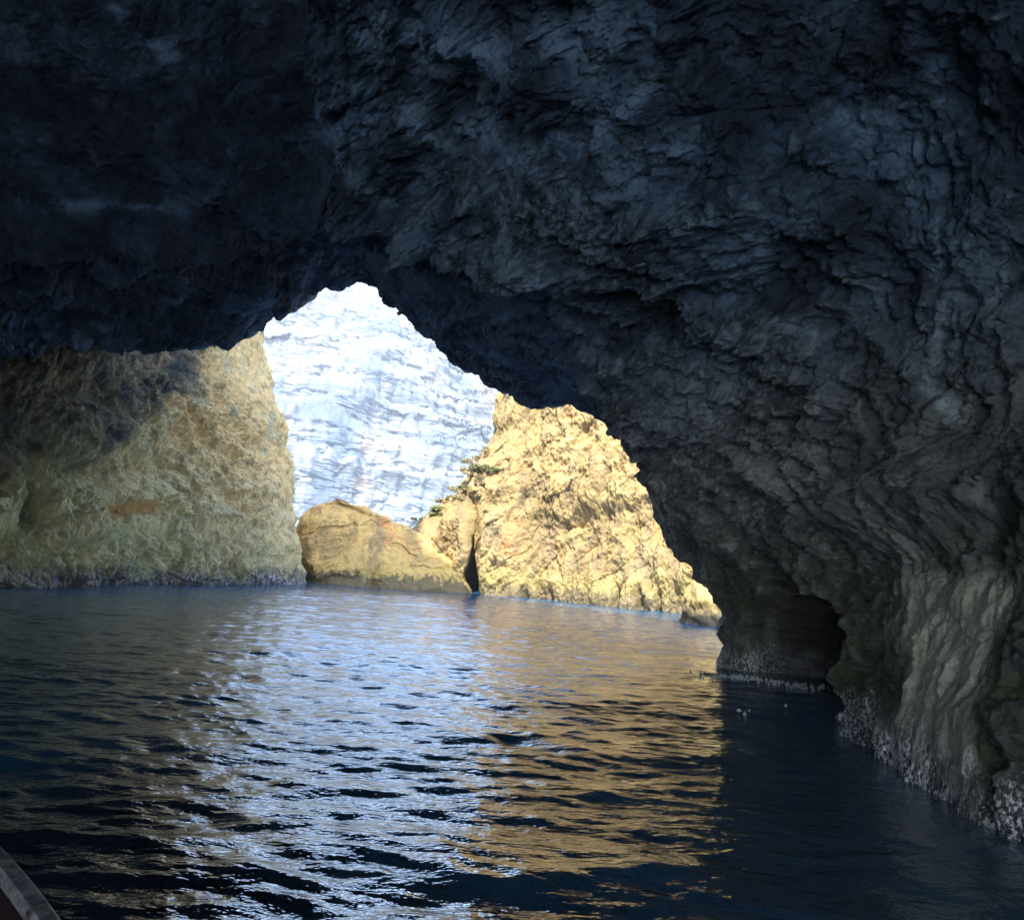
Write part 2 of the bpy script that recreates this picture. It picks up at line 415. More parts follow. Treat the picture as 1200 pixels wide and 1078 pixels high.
# strata on the vault running down to the right
A = np.array([[.80, 0, .6], [0, 1, 0], [-.6, 0, .80]])
Q = Pw @ A.T
strat = billow(Q * np.array([.7, .8, 1.9]), 3, 21) * .15
small = rough(P * 2.3, 6, 33, .66) * .13 + billow(P * 2.7, 3, 35) * .05
flute = billow(Pw * np.array([1.7, 1.7, .34]), 3, 71, .55) * .15
fluteS = billow(Pw * np.array([4.6, 4.6, .9]), 3, 91, .55) * .055
pits = worley(Pw * np.array([2.3, 2.3, 1.6]), 4)
pits2 = worley(P * np.array([5.2, 5.2, 4.0]) + .3 * small[:, None], 24); pit = (pits[:, 0] - .45) * .24 + (pits2[:, 0] - .45) * .085
fac = worley(Pw * np.array([1.1, 1.0, 1.3]) + small[:, None], 61); chip = (fac[:, 2] - .5) * .14 - .10 * smooth(.10, .0, fac[:, 1] - fac[:, 0]) * .7
fac2 = worley(Pw * np.array([3.1, 3.1, 2.2]) + small[:, None] * 2, 67); chip = chip + (fac2[:, 2] - .5) * .045
amp_lip = smooth(-.01, 2.5, np.abs(P[:, 1] - 0) * 0 + 3)            # constant 1
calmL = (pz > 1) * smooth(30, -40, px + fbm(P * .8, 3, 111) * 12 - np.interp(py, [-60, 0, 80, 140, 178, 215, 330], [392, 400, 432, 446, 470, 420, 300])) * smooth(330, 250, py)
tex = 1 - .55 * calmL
d = big + ceil * (midc * tex + (strat + small + pit * .6 + chip) * tex) + wall * (midc * .5 + flute * .8 + fluteS + small * .7 + pit + chip * .8)
d = d - wall * (d[(wall > .5)].mean()) - wall * big * .5 * smooth(3, 1, P[:, 2])
e1_ = np.array([.54, -.72, -.44]); e1_ /= np.linalg.norm(e1_); e2_ = np.cross(e1_, [0, 0, 1]); e2_ /= np.linalg.norm(e2_); e3_ = np.cross(e1_, e2_)
S_ = np.stack([Pw @ e1_ * .45, Pw @ e2_ * 2.0, Pw @ e3_ * 2.0], 1)
sweep = billow(S_, 4, 333, .6) * .17 + billow(S_ * .4, 2, 343) * .30
haunch = infr * smooth(430, 560, px) * smooth(1150, 900, px) * smooth(90, 200, py) * smooth(720, 560, py)
d = d + haunch * sweep - haunch * .35 * ceil * (midc + small * .4)
# ---- larger forms that can be made out in the vault, as relief on the rock
def pxline(pts):
    pts = np.array(pts, float)
    return lambda yy: np.interp(yy, pts[:, 1], pts[:, 0])
nz = fbm(P * .8, 3, 111)
e1 = pxline([(392, -60), (400, 0), (432, 80), (446, 140), (480, 178), (560, 215), (640, 262), (700, 300)])
s1 = px + nz * 12 - e1(py)
m1 = infr * smooth(330, 240, py) * (py > -300)
d = d + m1 * (smooth(-5, 10, s1) * 1.5 * np.exp(-np.maximum(s1, 0) / 260) - .6 * smooth(-240, 0, s1) * (s1 < 0))
l2 = np.interp(px, [-60, 40, 120, 230, 300, 370, 400, 470, 560], [250, 243, 238, 246, 230, 213, 190, 232, 275])
s2 = (py + nz * 10) - l2
m2 = infr * smooth(620, 480, px) * smooth(-160, -20, px)
d = d + m2 * .95 * (smooth(16, -4, s2) * np.exp(-np.maximum(-s2, 0) / 70.0))
l3 = np.interp(px, [-60, 0, 90, 160, 235, 280, 330, 400], [395, 378, 372, 386, 398, 376, 345, 322])
s3 = (py + nz * 6) - l3
d = d + infr * smooth(430, 330, px) * .25 * (smooth(8, -6, s3) * np.exp(-np.maximum(-s3, 0) / 45.0))
e4 = pxline([(630, -60), (655, 20), (640, 70), (672, 95)])
s4 = px + nz * 10 - e4(py)
d = d + infr * smooth(120, 60, py) * (.5 * smooth(-5, 10, s4) * np.exp(-np.maximum(s4, 0) / 120))
# the low hollow at the foot of the right wall and the arch over it
arch_top = 1.85 - .22 * (P[:, 1] - 13.4) ** 2 + nz * .5
dx_out = 5.0 * smooth(11.3, 12.3, P[:, 1] + nz * .3) * smooth(15.55, 15.2, P[:, 1] + nz * .2) * smooth(.12, -.25, P[:, 2] - arch_top)
butt = (P[:, 0] > 2.5) * smooth(2.2, 1.8, P[:, 2]) * smooth(6.3, 6.8, P[:, 1]) * smooth(9.4, 8.6, P[:, 1] - .5 * P[:, 2] + .4)
d = d * (1 - .75 * butt) + butt * (.10 + .6 * billow(P * np.array([2.6, 2.6, .35]), 3, 81) * .16)
# an overhanging brow above the pale buttress
d = d + (P[:, 0] > 3) * .75 * gau(P[:, 2] + .05 * (P[:, 1] - 8) + nz * .15, 2.75, .45) * smooth(11.5, 9.5, P[:, 1]) * smooth(2, 4, P[:, 1])
d = d - infr * .8 * gau(px, 440, 60) * gau(py, 292, 50)
lipdamp = np.ones(G.shape[:2]); lipdamp[:, nrow_out:] = (.30 + .70 * smooth(0, 1, np.linspace(0, 1, G.shape[1] - nrow_out) / .16))[None]
lipdamp[:, :nrow_out] = .3
lipdamp = lipdamp.ravel()
big_d = d * lipdamp
P2 = P + Nn * big_d[:, None]
isr = (P[:, 0] > 2.5)
P2[:, 0] += dx_out * isr * (1 + .45 * fbm(P * 1.3, 3, 808))
P2[:, 0] += isr * (1 - smooth(.4, .95, lipdamp)) * smooth(3.0, 1.0, P[:, 2]) * (fbm(P * 1.1, 4, 812) * .38 + .25 * smooth(.9, .1, P[:, 2]))
# small ragged teeth along the lip itself
hol = np.clip(dx_out / 1.0, 0, 1) * isr
rg = rough(P2 * 1.3, 6, 901); P2[:, 1] += hol * rg * .40; P2[:, 0] += hol * rough(P2 * 1.1, 5, 915) * .35
jag = fbm(P * 1.6, 4, 140) * .16 * (1 - smooth(.3, .9, lipdamp))
P2[:, 2] += jag
pale = isr * smooth(2.1, 1.85, P2[:, 2] + nz * .25) * smooth(-.15, .15, P2[:, 1] - 6.6 - .25 * P2[:, 2] + nz * .2) * smooth(.15, -.15, P2[:, 1] - 7.75 - .75 * P2[:, 2] + nz * .2)
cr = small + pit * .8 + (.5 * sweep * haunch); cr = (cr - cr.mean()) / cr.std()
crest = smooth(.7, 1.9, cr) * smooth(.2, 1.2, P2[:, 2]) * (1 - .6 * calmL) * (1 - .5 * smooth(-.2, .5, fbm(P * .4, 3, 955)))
vein_lit = np.zeros(len(P)); pxd, pyd, _ = project(P2)
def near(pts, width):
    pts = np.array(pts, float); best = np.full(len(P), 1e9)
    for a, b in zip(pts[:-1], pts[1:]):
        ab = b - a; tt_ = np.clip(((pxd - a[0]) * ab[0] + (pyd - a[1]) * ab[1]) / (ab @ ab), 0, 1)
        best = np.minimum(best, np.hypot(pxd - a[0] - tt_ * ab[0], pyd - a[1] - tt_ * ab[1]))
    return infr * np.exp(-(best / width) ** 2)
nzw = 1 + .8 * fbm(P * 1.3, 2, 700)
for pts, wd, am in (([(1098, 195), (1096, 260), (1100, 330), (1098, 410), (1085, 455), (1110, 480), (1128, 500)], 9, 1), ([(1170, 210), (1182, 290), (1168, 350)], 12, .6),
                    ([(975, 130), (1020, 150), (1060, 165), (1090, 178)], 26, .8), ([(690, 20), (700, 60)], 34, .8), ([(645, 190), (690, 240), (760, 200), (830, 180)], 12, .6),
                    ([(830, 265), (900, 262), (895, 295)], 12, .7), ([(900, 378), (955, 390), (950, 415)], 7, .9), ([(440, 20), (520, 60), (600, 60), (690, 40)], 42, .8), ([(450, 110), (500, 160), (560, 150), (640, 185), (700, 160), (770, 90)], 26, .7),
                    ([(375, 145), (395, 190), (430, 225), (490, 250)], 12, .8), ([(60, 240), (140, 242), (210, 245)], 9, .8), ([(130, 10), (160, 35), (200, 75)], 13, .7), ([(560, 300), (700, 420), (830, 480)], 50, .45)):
    vein_lit = np.maximum(vein_lit, am * near(pts, wd * nzw))
algae = isr * smooth(3.2, .8, P2[:, 2]) * .9 * (1 - np.clip(dx_out, 0, 1)) * (1 - .9 * pale)
hollow_shade = np.clip(dx_out / 1.5, 0, 1) * isr
faces = grid_faces(G.shape[0], G.shape[1])
M_CAVE = mat_cave()
cave = mesh_object('cave_rock', P2, faces, M_CAVE, attrs={'pale': pale, 'algae': algae, 'vault': smooth(2.5, 6, P2[:, 2]) , 'shade_patch': np.clip(.9 * calmL + .8 * near([(540, 225), (640, 270), (760, 300)], 45 * nzw) + .8 * near([(760, 90), (900, 60), (1040, 80)], 50 * nzw) + .8 * near([(990, 250), (1000, 400), (960, 330)], 50 * nzw) + .85 * near([(1185, 560), (1195, 760), (1185, 880)], 32 * nzw) + .7 * near([(1150, 20), (1190, 300)], 40 * nzw) + .7 * near([(60, 320), (250, 330), (330, 290)], 35 * nzw), 0, 1), 'vein_lit': vein_lit, 'hollow_shade': hollow_shade, 'crest': crest})
tag(cave, 'dark vaulted limestone ceiling and right-hand wall of the sea cave arching over the water', 'cave', kind='structure')
print('cave', time.time() - T0)

# ------------------------------------------------------------------ rocks lofted from outlines at rising levels
def loft_levels(levels, nu, nv, cap=True, shares=None, sm=2.0):
    """levels: (z, closed list of (x,y)) -> (nu,nv,3) grid; shares: how much of nu each polygon side gets"""
    R = []
    for z, poly in levels:
        poly = np.array(poly, float); n = len(poly)
        sh = np.array(shares if shares is not None else [1] * n, float); sh /= sh.sum()
        c = np.r_[0, np.cumsum(sh)]
        cl = np.vstack([poly, poly[:1]])
        tt = np.linspace(0, 1, 600, endpoint=False)
        xy = np.stack([np.interp(tt, c, cl[:, k]) for k in range(2)], 1)
        # smooth round the loop
        w = int(600 * .012 * sm)
        if w > 0:
            xy = sum(np.roll(xy, s, 0) for s in range(-w, w + 1)) / (2 * w + 1)
        R.append(np.c_[xy, np.full(600, z)])
    R = np.array(R)
    tv = np.linspace(0, len(levels) - 1, nv)
    Gg = catmull(R, tv)
    Gg[..., 2] = np.interp(tv, np.arange(len(levels)), [l[0] for l in levels])[:, None]
    Gg = Gg.transpose(1, 0, 2)
    idx = np.linspace(0, 600, nu, endpoint=False); i0 = idx.astype(int); f = (idx - i0)[:, None, None]
    return Gg[i0 % 600] * (1 - f) + Gg[(i0 + 1) % 600] * f

NRM = []
def loop_normals(G):
    du = np.roll(G, -1, 0) - np.roll(G, 1, 0); dv = np.gradient(G, axis=1)
    n = np.cross(du, dv); l = np.linalg.norm(n, axis=-1, keepdims=True); n = n / np.maximum(l, 1e-9)
    ctr = G.mean((0, 1)); q = (G - ctr) / np.maximum(np.linalg.norm(G - ctr, axis=-1, keepdims=True), 1e-6)
    s = np.sign((q * n)[..., :2].sum(-1).mean()); NRM.append((float(s), float((n * s)[G.shape[0] // 3, G.shape[1] // 2, 1])))
    return n * s

# ---- left rock wall
wl = [onwater(-10, 689), onwater(90, 688), onwater(190, 686), onwater(290, 686), onwater(354, 685)]
def left_edge_x(z):
    zs, xs = [], []
    for a, b in ((356, 686), (349, 655), (342, 620), (339, 580), (336, 530), (333, 482), (320, 466), (307, 440), (301, 405), (292, 380), (286, 340)):
        q = at(a, b, wl[4][1]); zs.append(q[2]); xs.append(q[0])
    return np.interp(z, zs, xs)
lv = []
for z in (-3, -1, 0, .8, 1.6, 2.4, 3.4, 4.4, 5.4, 6.2, 6.8, 7.4, 8.2, 9, 10, 11.5, 13, 14.5, 15.5, 16):
    ex = left_edge_x(z) - wl[4][0]
    und = .35 * math.exp(-((z - .1) / .6) ** 2)            # tide notch
    step = .7 * (1 / (1 + math.exp(-(z - 2.15) * 4)))       # ledge at two metres
    lean = .16 * max(z - 4.5, 0)
    poly = [(-22, 6), (wl[0][0] - 3.2 - lean, wl[0][1] - 7)]
    for k, q in enumerate(wl):
        g = [0.2, .35, .75, 1, 1][k]
        poly.append((q[0] + ex * [.3, .4, .6, .85, 1][k] - und - step * [1, 1, .8, .3, 0][k] - lean * [1.2, 1.1, .8, .3, 0][k], q[1] + (und + step * [.6, .6, .5, .3, 0][k]) + lean * [1.3, 1.2, .9, .4, 0][k]))
    e = wl[4]
    poly += [(e[0] + ex - .3, e[1] + 2.2), (e[0] + ex - 3, e[1] + 6), (-34, e[1] + 8), (-40, 6)]
    lv.append((z, poly))
shares = [1, 3, 8, 8, 8, 8, 4, 1.5, .6, .6, .6]
G = loft_levels(lv, int(1000), 520, shares=shares, sm=.5)
N = loop_normals(G); P = G.reshape(-1, 3); Nn = N.reshape(-1, 3)
wp = np.stack([fbm(P * .5, 2, 5), fbm(P * .5, 2, 6), fbm(P * .5, 2, 7)], 1)
Pw = P + wp * .08
wo = worley(Pw * np.array([1.25, 1.25, .68]), 8)
wo2 = worley(Pw * np.array([4.0, 4.0, 2.1]), 18)
d = fbm(P * .17, 3, 8) * .9 + billow(Pw * .45, 3, 14) * .42 + (.5 - wo[:, 0]) * .22 + (.5 - wo2[:, 0]) * .24 + rough(P * np.array([2.1, 2.1, 1.7]), 6, 29, .70) * .17
d = d - billow((P + wp * .4) * np.array([.85, .85, .5]), 2, 641) * .34
pxx, pyy, _ = project(P)
# scooped hollows with dark lids on the inner part of the wall
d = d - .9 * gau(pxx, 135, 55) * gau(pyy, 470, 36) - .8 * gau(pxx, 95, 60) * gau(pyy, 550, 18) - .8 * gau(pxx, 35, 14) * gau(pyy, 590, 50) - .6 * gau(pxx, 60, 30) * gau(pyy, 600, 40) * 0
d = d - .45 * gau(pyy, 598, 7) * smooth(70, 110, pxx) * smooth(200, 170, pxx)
edge = smooth(60, 10, np.abs(pxx - np.interp(pyy, [340, 380, 440, 480, 620, 686], [286, 292, 307, 333, 342, 356])))
d = d * (1 - .55 * edge)
P2 = P + Nn * d[:, None]
green = smooth(300, 60, pxx + 90 * fbm(P * .3, 2, 90)) * smooth(420, 520, pyy)
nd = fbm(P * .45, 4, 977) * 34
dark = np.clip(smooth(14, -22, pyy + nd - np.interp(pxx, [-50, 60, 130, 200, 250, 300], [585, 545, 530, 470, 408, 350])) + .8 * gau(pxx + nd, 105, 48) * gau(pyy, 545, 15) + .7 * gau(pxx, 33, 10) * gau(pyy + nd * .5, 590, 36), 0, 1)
ochre = .9 * smooth(1.0, .6, np.abs((pyy - np.interp(pxx, [110, 190], [605, 594])) / 12)) * smooth(108, 130, pxx) * smooth(205, 170, pxx)
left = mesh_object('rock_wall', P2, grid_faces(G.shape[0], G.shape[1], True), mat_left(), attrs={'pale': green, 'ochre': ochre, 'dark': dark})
tag(left, 'pitted grey-green and tan rock wall rising from the water at the left of the cave mouth', 'rock wall')

# ---- golden sea cliff
gf = [onwater(470, 690), onwater(548, 695), onwater(562, 696), onwater(640, 703), onwater(720, 711), onwater(790, 718), onwater(836, 723)]
YL = gf[1][1] + 1.5
def gold_edge(z):
    zs, xs = [-3], [-5.2]
    for a, b in ((462, 640), (487, 612), (505, 594), (520, 580), (545, 558), (560, 532), (573, 512), (579, 484), (586, 462), (592, 445)):
        q = at(a, b, YL); zs.append(q[2]); xs.append(q[0])
    zs.append(20); xs.append(xs[-1] + 2.5)
    return np.interp(z, zs, xs)
print('gold', gf[1], gf[6], gold_edge(np.array([0, 3, 6, 9])))
lv = []
for z in (-3, -1, 0, .7, 1.5, 2.3, 3.2, 4.2, 5.2, 6.2, 7.2, 8.2, 9.2, 10.2, 11.2, 12.4, 13.8, 15.2, 16.2, 16.6):
    xl = float(gold_edge(z)); b = .09 * max(z, 0)
    poly = [(xl, YL + 2.2 + b), (xl + .15, YL + .9 + b)]
    for q in [gf[1] * .55 + np.array([xl, YL + .2, 0]) * .45] + gf[1:]:
        X = max(q[0], xl + .3 + .2 * (q[0] - gf[1][0] + 1.7))
        poly.append((X, q[1] + b + .5 * max(0, xl - q[0])))
    poly += [(gf[6][0] + 3, gf[6][1] - 1 + b), (gf[6][0] + 12, gf[6][1] + 2 + b), (16, 52), (xl + 1, 50)]
    if z > 15: poly = [(.5 * (x + 8), .5 * (y + 42)) for x, y in poly]
    lv.append((z, poly))
G = loft_levels(lv, 1000, 480, shares=[1, 2, 2, 1.5, 4, 4, 4, 3, 2, 1.5, .6, .6, 1.5], sm=.7)
N = loop_normals(G); P = G.reshape(-1, 3); Nn = N.reshape(-1, 3)
wp = np.stack([fbm(P * .45, 2, 105), fbm(P * .45, 2, 106), fbm(P * .45, 2, 107)], 1)
Pw = P + wp * .22
A = np.array([[.88, 0, -.47], [0, 1, 0], [.47, 0, .88]])     # beds leaning to the right
Q = Pw @ A.T
pxx, pyy, _ = project(P)
d = fbm(P * .22, 3, 18) * .8 + billow(Q * np.array([.75, .6, .22]), 3, 114) * .34 + billow(Q * np.array([2.2, 1.5, .7]), 3, 129, .58) * .10 + rough(P * np.array([1.9, 1.5, 1.3]), 6, 131, .66) * .14
bl = worley(Q * np.array([1.15, .8, .45]), 44)
d += (bl[:, 2] - .5) * .22 + (.35 - bl[:, 0]) * .14
gx = np.interp(pyy, [560, 600, 640, 695], [549, 556, 556, 552])
d -= 1.0 * gau(pxx, gx, 6) * smooth(560, 620, pyy)
cleft = (Nn[:, 1] < .2) * 6.0 * smooth(1.0, .55, np.abs(pxx - gx + 2) / (1.5 + 10 * smooth(640, 690, pyy))) * smooth(625, 650, pyy)
for cx in (611, 645, 722, 750, 772):
    d -= .45 * gau(pxx, cx, 3.5) * smooth(680, 700, pyy + 0 * pxx)
ed = smooth(50, 5, np.abs(P[:, 0] - gold_edge(P[:, 2])) * 24)
d = d * (1 - .4 * ed)
P2 = P + Nn * d[:, None]; P2[:, 1] += cleft
M_GOLD = mat_gold('golden_limestone')
gold = mesh_object('sea_cliff', P2, grid_faces(G.shape[0], G.shape[1], True), M_GOLD)
tag(gold, 'craggy golden limestone cliff outside the cave mouth with a dark cleft at its left foot', 'cliff')
gold_bvh = BVHTree.FromPolygons(P2.tolist(), grid_faces(G.shape[0], G.shape[1], True).tolist())
print('gold', time.time() - T0)

# ---- boulder
YB = onwater(450, 688)[1] + 0.4
bo_t = [(341, 640), (342, 625), (352, 608), (366, 594), (380, 587), (397, 586), (415, 592), (432, 600), (455, 609), (480, 618), (495, 629), (512, 643), (530, 657), (543, 675), (550, 692)]
bt = np.array([at(a, b, YB) for a, b in bo_t])
xl0, xr0 = at(346, 680, YB)[0], at(551, 692, YB)[0]
zmax = bt[:, 2].max(); top = int(bt[:, 2].argmax())
lv = []
for z in [-2, -.6] + list(np.linspace(0, zmax * .97, 14)):
    zz = max(z, 0)
    a = np.interp(zz, bt[:top + 1, 2], bt[:top + 1, 0]) if zz > bt[0, 2] else xl0 + (bt[0, 0] - xl0) * zz / bt[0, 2]
    b = np.interp(zz, bt[top:, 2][::-1], bt[top:, 0][::-1])
    f = zz / zmax; w = b - a
    yf = YB - 1.6 + 1.6 * f; yb = YB + 3.2 - 3.0 * f
    poly = [(a, YB + .3 * (1 - f)), (a + .16 * w, yf + .35 * (1 - f)), (a + .42 * w, yf - .25 * (1 - f)), (a + .75 * w, yf + .2), (b - .03 * w, yf + .9 * (1 - f)), (b, YB + .2 * (1 - f)), (b - .2 * w, yb), (a + .2 * w, yb)]
    lv.append((z, poly))
lv.append((zmax, [(bt[top, 0] + .12 * math.cos(-math.pi + k * .785), YB + .12 * math.sin(-math.pi + k * .785)) for k in range(8)]))
G = loft_levels(lv, 520, 300, shares=[2, 3, 4, 3, 2, 1, 1, 1], sm=1.0)
N = loop_normals(G); P = G.reshape(-1, 3); Nn = N.reshape(-1, 3)
A = np.array([[.85, 0, .52], [0, 1, 0], [-.52, 0, .85]]); Q = (P + .25 * fbm(P * .8, 2, 3)[:, None]) @ A.T
d = fbm(P * .4, 3, 201) * .32 + billow(Q * np.array([.45, .7, 1.1]), 4, 204) * .16 + billow(P * 2.4, 3, 214) * .05 + (worley(Q * np.array([.5, .8, 1.0]), 7)[:, 2] - .5) * .16
d -= .3 * gau(P[:, 0], at(440, 680, YB)[0], .25) * smooth(1.2, .2, P[:, 2])
boulder = mesh_object('boulder', P + Nn * d[:, None] * .75, grid_faces(G.shape[0], G.shape[1], True), mat_gold('tan_boulder_stone', .0, 2.0))
tag(boulder, 'big wedge-shaped tan boulder sloping down to the right in the water outside the mouth', 'boulder')

# ---- small lit rock at the foot of the arch
def small_rock(name, cx, cy, rx, ry, h, seed, mat):
    lv = []
    for z, s in ((-1, 1.1), (0, 1), (h * .3, .93), (h * .6, .78), (h * .85, .5), (h, .08)):
        lv.append((z, [(cx + rx * s * math.cos(a), cy + ry * s * math.sin(a)) for a in np.linspace(0, 2 * math.pi, 10, endpoint=False)]))
    G = loft_levels(lv, 160, 90); N = loop_normals(G); P = G.reshape(-1, 3)
    d = fbm(P * .9, 3, seed) * .28 + billow(P * np.array([2.0, 2, 1]), 3, seed + 9) * .12
    return mesh_object(name, P + N.reshape(-1, 3) * d[:, None], grid_faces(G.shape[0], G.shape[1], True), mat)
q = onwater(833, 733)
sr = small_rock('rock', q[0] + .1, q[1] + .6, 1.0, .9, 1.7, 301, M_GOLD)
tag(sr, 'small golden rock standing in the water against the foot of the dark arch', 'rock')

# ---- far white cliff
xs = np.linspace(-170, 70, 700); nv = 620
sk = lambda x: np.interp(x, [-170, -60, -22, -13, -8, -3, 3, 15, 70], [80, 74, 60, 47.5, 41.5, 37, 31, 24, 18])
vv = np.linspace(0, 1, nv)
X, V = np.meshgrid(xs, vv, indexing='ij')
top_ = sk(X); Z = -4 + V * (top_ + 4)
dip = X * .085
hz = (Z + dip + 5)                                           # height along the beds
prof = np.interp(hz, [0, 12, 12.6, 20, 20.6, 27, 28.5, 34, 35.5, 41, 43, 49, 51, 58, 60, 72, 90], [0, .8, 1.5, 2.3, 3.2, 4.2, 9, 10.2, 14.5, 16, 22, 23.8, 30, 32, 37, 45, 62])
Y = 150 + 10 * np.sin(X * .035 + 1) + .12 * np.abs(X + 30) + prof
G = np.stack([X, Y, Z], -1); P = G.reshape(-1, 3)
N = grid_normals(G).reshape(-1, 3); N = N * np.sign(-N[:, 1:2].mean())
hb = P.copy(); hb[:, 2] += P[:, 0] * .085
wp = fbm(P * .06, 3, 400)
Q = hb + wp[:, None] * np.array([.5, .5, .25])
d = fbm(P * .05, 4, 401) * 3.6
b1 = worley(Q * np.array([.16, .12, .22]), 410); d += (b1[:, 2] - .5) * .9 + (.5 - b1[:, 0]) * .3
b2 = worley(Q * np.array([.35, .3, .75]), 420); d += (b2[:, 2] - .5) * .55 - .3 * smooth(.10, 0, b2[:, 1] - b2[:, 0])
bed = perlin(np.stack([Q[:, 0] * .02, Q[:, 1] * .02, Q[:, 2] * .55], 1), 430); d += np.round(bed * 3) / 3 * .55
d += billow(Q * np.array([.30, .30, .05]), 3, 440) * 1.0 + rough(Q * .8, 4, 450) * .08
P2 = P + N * d[:, None]
steep = np.abs(N[:, 2]); bench = smooth(.5, .75, steep)
# crest runs back as solid ground
G2 = P2.reshape(G.shape)
back = []
for dy, dz in ((3, .6), (12, 3), (40, 6), (90, 2), (120, -60)):
    q = G2[:, -1].copy(); q[:, 1] += dy; q[:, 2] += dz; back.append(q)
G3 = np.concatenate([G2, np.array(back).transpose(1, 0, 2)], 1)
bench = np.concatenate([bench.reshape(G.shape[:2]), np.ones((len(xs), 5))], 1)
white = mesh_object('cliff', G3, grid_faces(G3.shape[0], G3.shape[1]), mat_white(), attrs={'bench': bench})
tag(white, 'high sunlit white layered cliff far across the water, seen through the cave mouth', 'cliff', kind='structure')
print('rocks', time.time() - T0)

# ------------------------------------------------------------------ water
az_f = np.linspace(math.radians(-40), math.radians(40), 1250)
az_b = np.linspace(math.radians(40), math.radians(320), 90)[1:-1]
az = np.r_[az_f, az_b]
r = np.r_[np.geomspace(.35, 1.9, 30)[:-1], np.geomspace(1.9, 60, 900), np.geomspace(60, 330, 40)[1:]]
AZ, R_ = np.meshgrid(az, r, indexing='ij')
WX = R_ * np.sin(AZ); WY = R_ * np.cos(AZ)
sp = np.gradient(r)[None] * np.ones_like(AZ)
H = np.zeros_like(WX, F32)
p3 = np.stack([WX.ravel(), WY.ravel(), np.zeros(WX.size)], 1)
wx = (fbm(p3 * .5, 2, 500).reshape(WX.shape) * .35, fbm(p3 * .5, 2, 510).reshape(WX.shape) * .35)
gust = 1 + .5 * fbm(p3 * .22, 2, 520).reshape(WX.shape)
ampl = []
for k in range(60):
    lam = math.exp(RNG.uniform(math.log(.16), math.log(1.9)))
    th = RNG.normal(math.radians(90 - 8), math.radians(24))
    kx, ky = math.cos(th) * 2 * math.pi / lam, math.sin(th) * 2 * math.pi / lam
    slope = .031 if lam < .45 else (.017 if lam < .9 else .011)
    a = slope * lam / (2 * math.pi)
    ph = kx * (WX + wx[0] * min(1, lam)) + ky * (WY + wx[1] * min(1, lam)) + RNG.uniform(0, 6.28)
    w_ = smooth(1.6, 4.0, lam / np.maximum(sp, 1e-3) / 1.0)
    s = np.sin(ph) + (.40 * np.sin(2 * ph) + .16 * np.sin(3 * ph)) * (lam > .4); H += (a * w_ * s).astype(F32)
for lam, deg in ((2.3, 84), (1.7, 66), (2.9, 97), (1.35, 104)):
    th = math.radians(deg); ph = 2 * math.pi / lam * (math.cos(th) * (WX + wx[0] * 1.6) + math.sin(th) * (WY + wx[1] * 1.6)) + deg
    H += (.024 * lam / 6.283 * smooth(20, 7, R_) * smooth(1.6, 4, lam / np.maximum(sp, 1e-3)) * (np.sin(ph) + .42 * np.sin(2 * ph) + .2 * np.sin(3 * ph))).astype(F32)
H *= gust
calm = 1 - .45 * smooth(.4, 2.2, WX / np.maximum(WY, .1) * 10 - 1.6) * (WX > 0)   # more sheltered beside the right wall
H *= calm
P = np.stack([WX, WY, H], -1)
water = mesh_object('water', P, grid_faces(len(az), len(r), True), mat_water())
tag(water, 'dark rippled sea water on the cave floor reflecting the bright mouth', 'water', kind='structure')

# ------------------------------------------------------------------ foam at the foot of the wall
foam_m = mat_simple('sea_foam', (.72, .76, .80), .5, 40, .15)
def foam_patch(pts, n, spread, size):
    V, Fc = [], []
    pts = np.array(pts)
    for i in range(n):
        t_ = random.random(); c = polyline(pts, np.array([t_]))[0]
        c = c + np.array([random.gauss(0, spread), random.gauss(0, spread * .8)])
        s = size * random.uniform(.35, 1.3); k0 = len(V); hh = .03 + .03 * random.random()
        ang0 = random.random() * 6
        ring = []
        for j in range(7):
            a = ang0 + j * .9; ring.append((c[0] + s * math.cos(a) * random.uniform(.7, 1.3), c[1] + s * math.sin(a) * random.uniform(.7, 1.3)))
        V.append((c[0], c[1], hh + s * .15)); V += [(x, y, hh - .05) for x, y in ring]
        Fc += [(k0, k0 + 1 + j, k0 + 1 + (j + 1) % 7) for j in range(7)]
    return V, Fc
wp_ = [onwater(*q)[:2] for q in ((822, 790), (850, 793), (885, 797), (925, 803), (958, 806))]
V, Fc = foam_patch([(x, y) for x, y in wp_], 230, .24, .024)
fo = mesh_object('foam', V, Fc, foam_m); tag(fo, 'line of broken white foam on the water at the mouth of the low hollow', 'foam', kind='stuff')
for (a, b), lb in (((866, 834), 'leftmost white foam fleck of the little cluster on dark water below the low hollow'), ((873, 837), 'largest white foam fleck of the little cluster on dark water'),
                   ((878, 834), 'right-hand white foam fleck of the little cluster on dark water'), ((921, 829), 'lone white foam fleck afloat nearest the foot of the right wall')):
    c = onwater(a, b)[:2]; V, Fc = foam_patch([c, c + .001], 1, .001, .05)
    fo = mesh_object('foam_fleck', V, Fc, foam_m); tag(fo, lb, 'foam', 'foam flecks on the dark water')

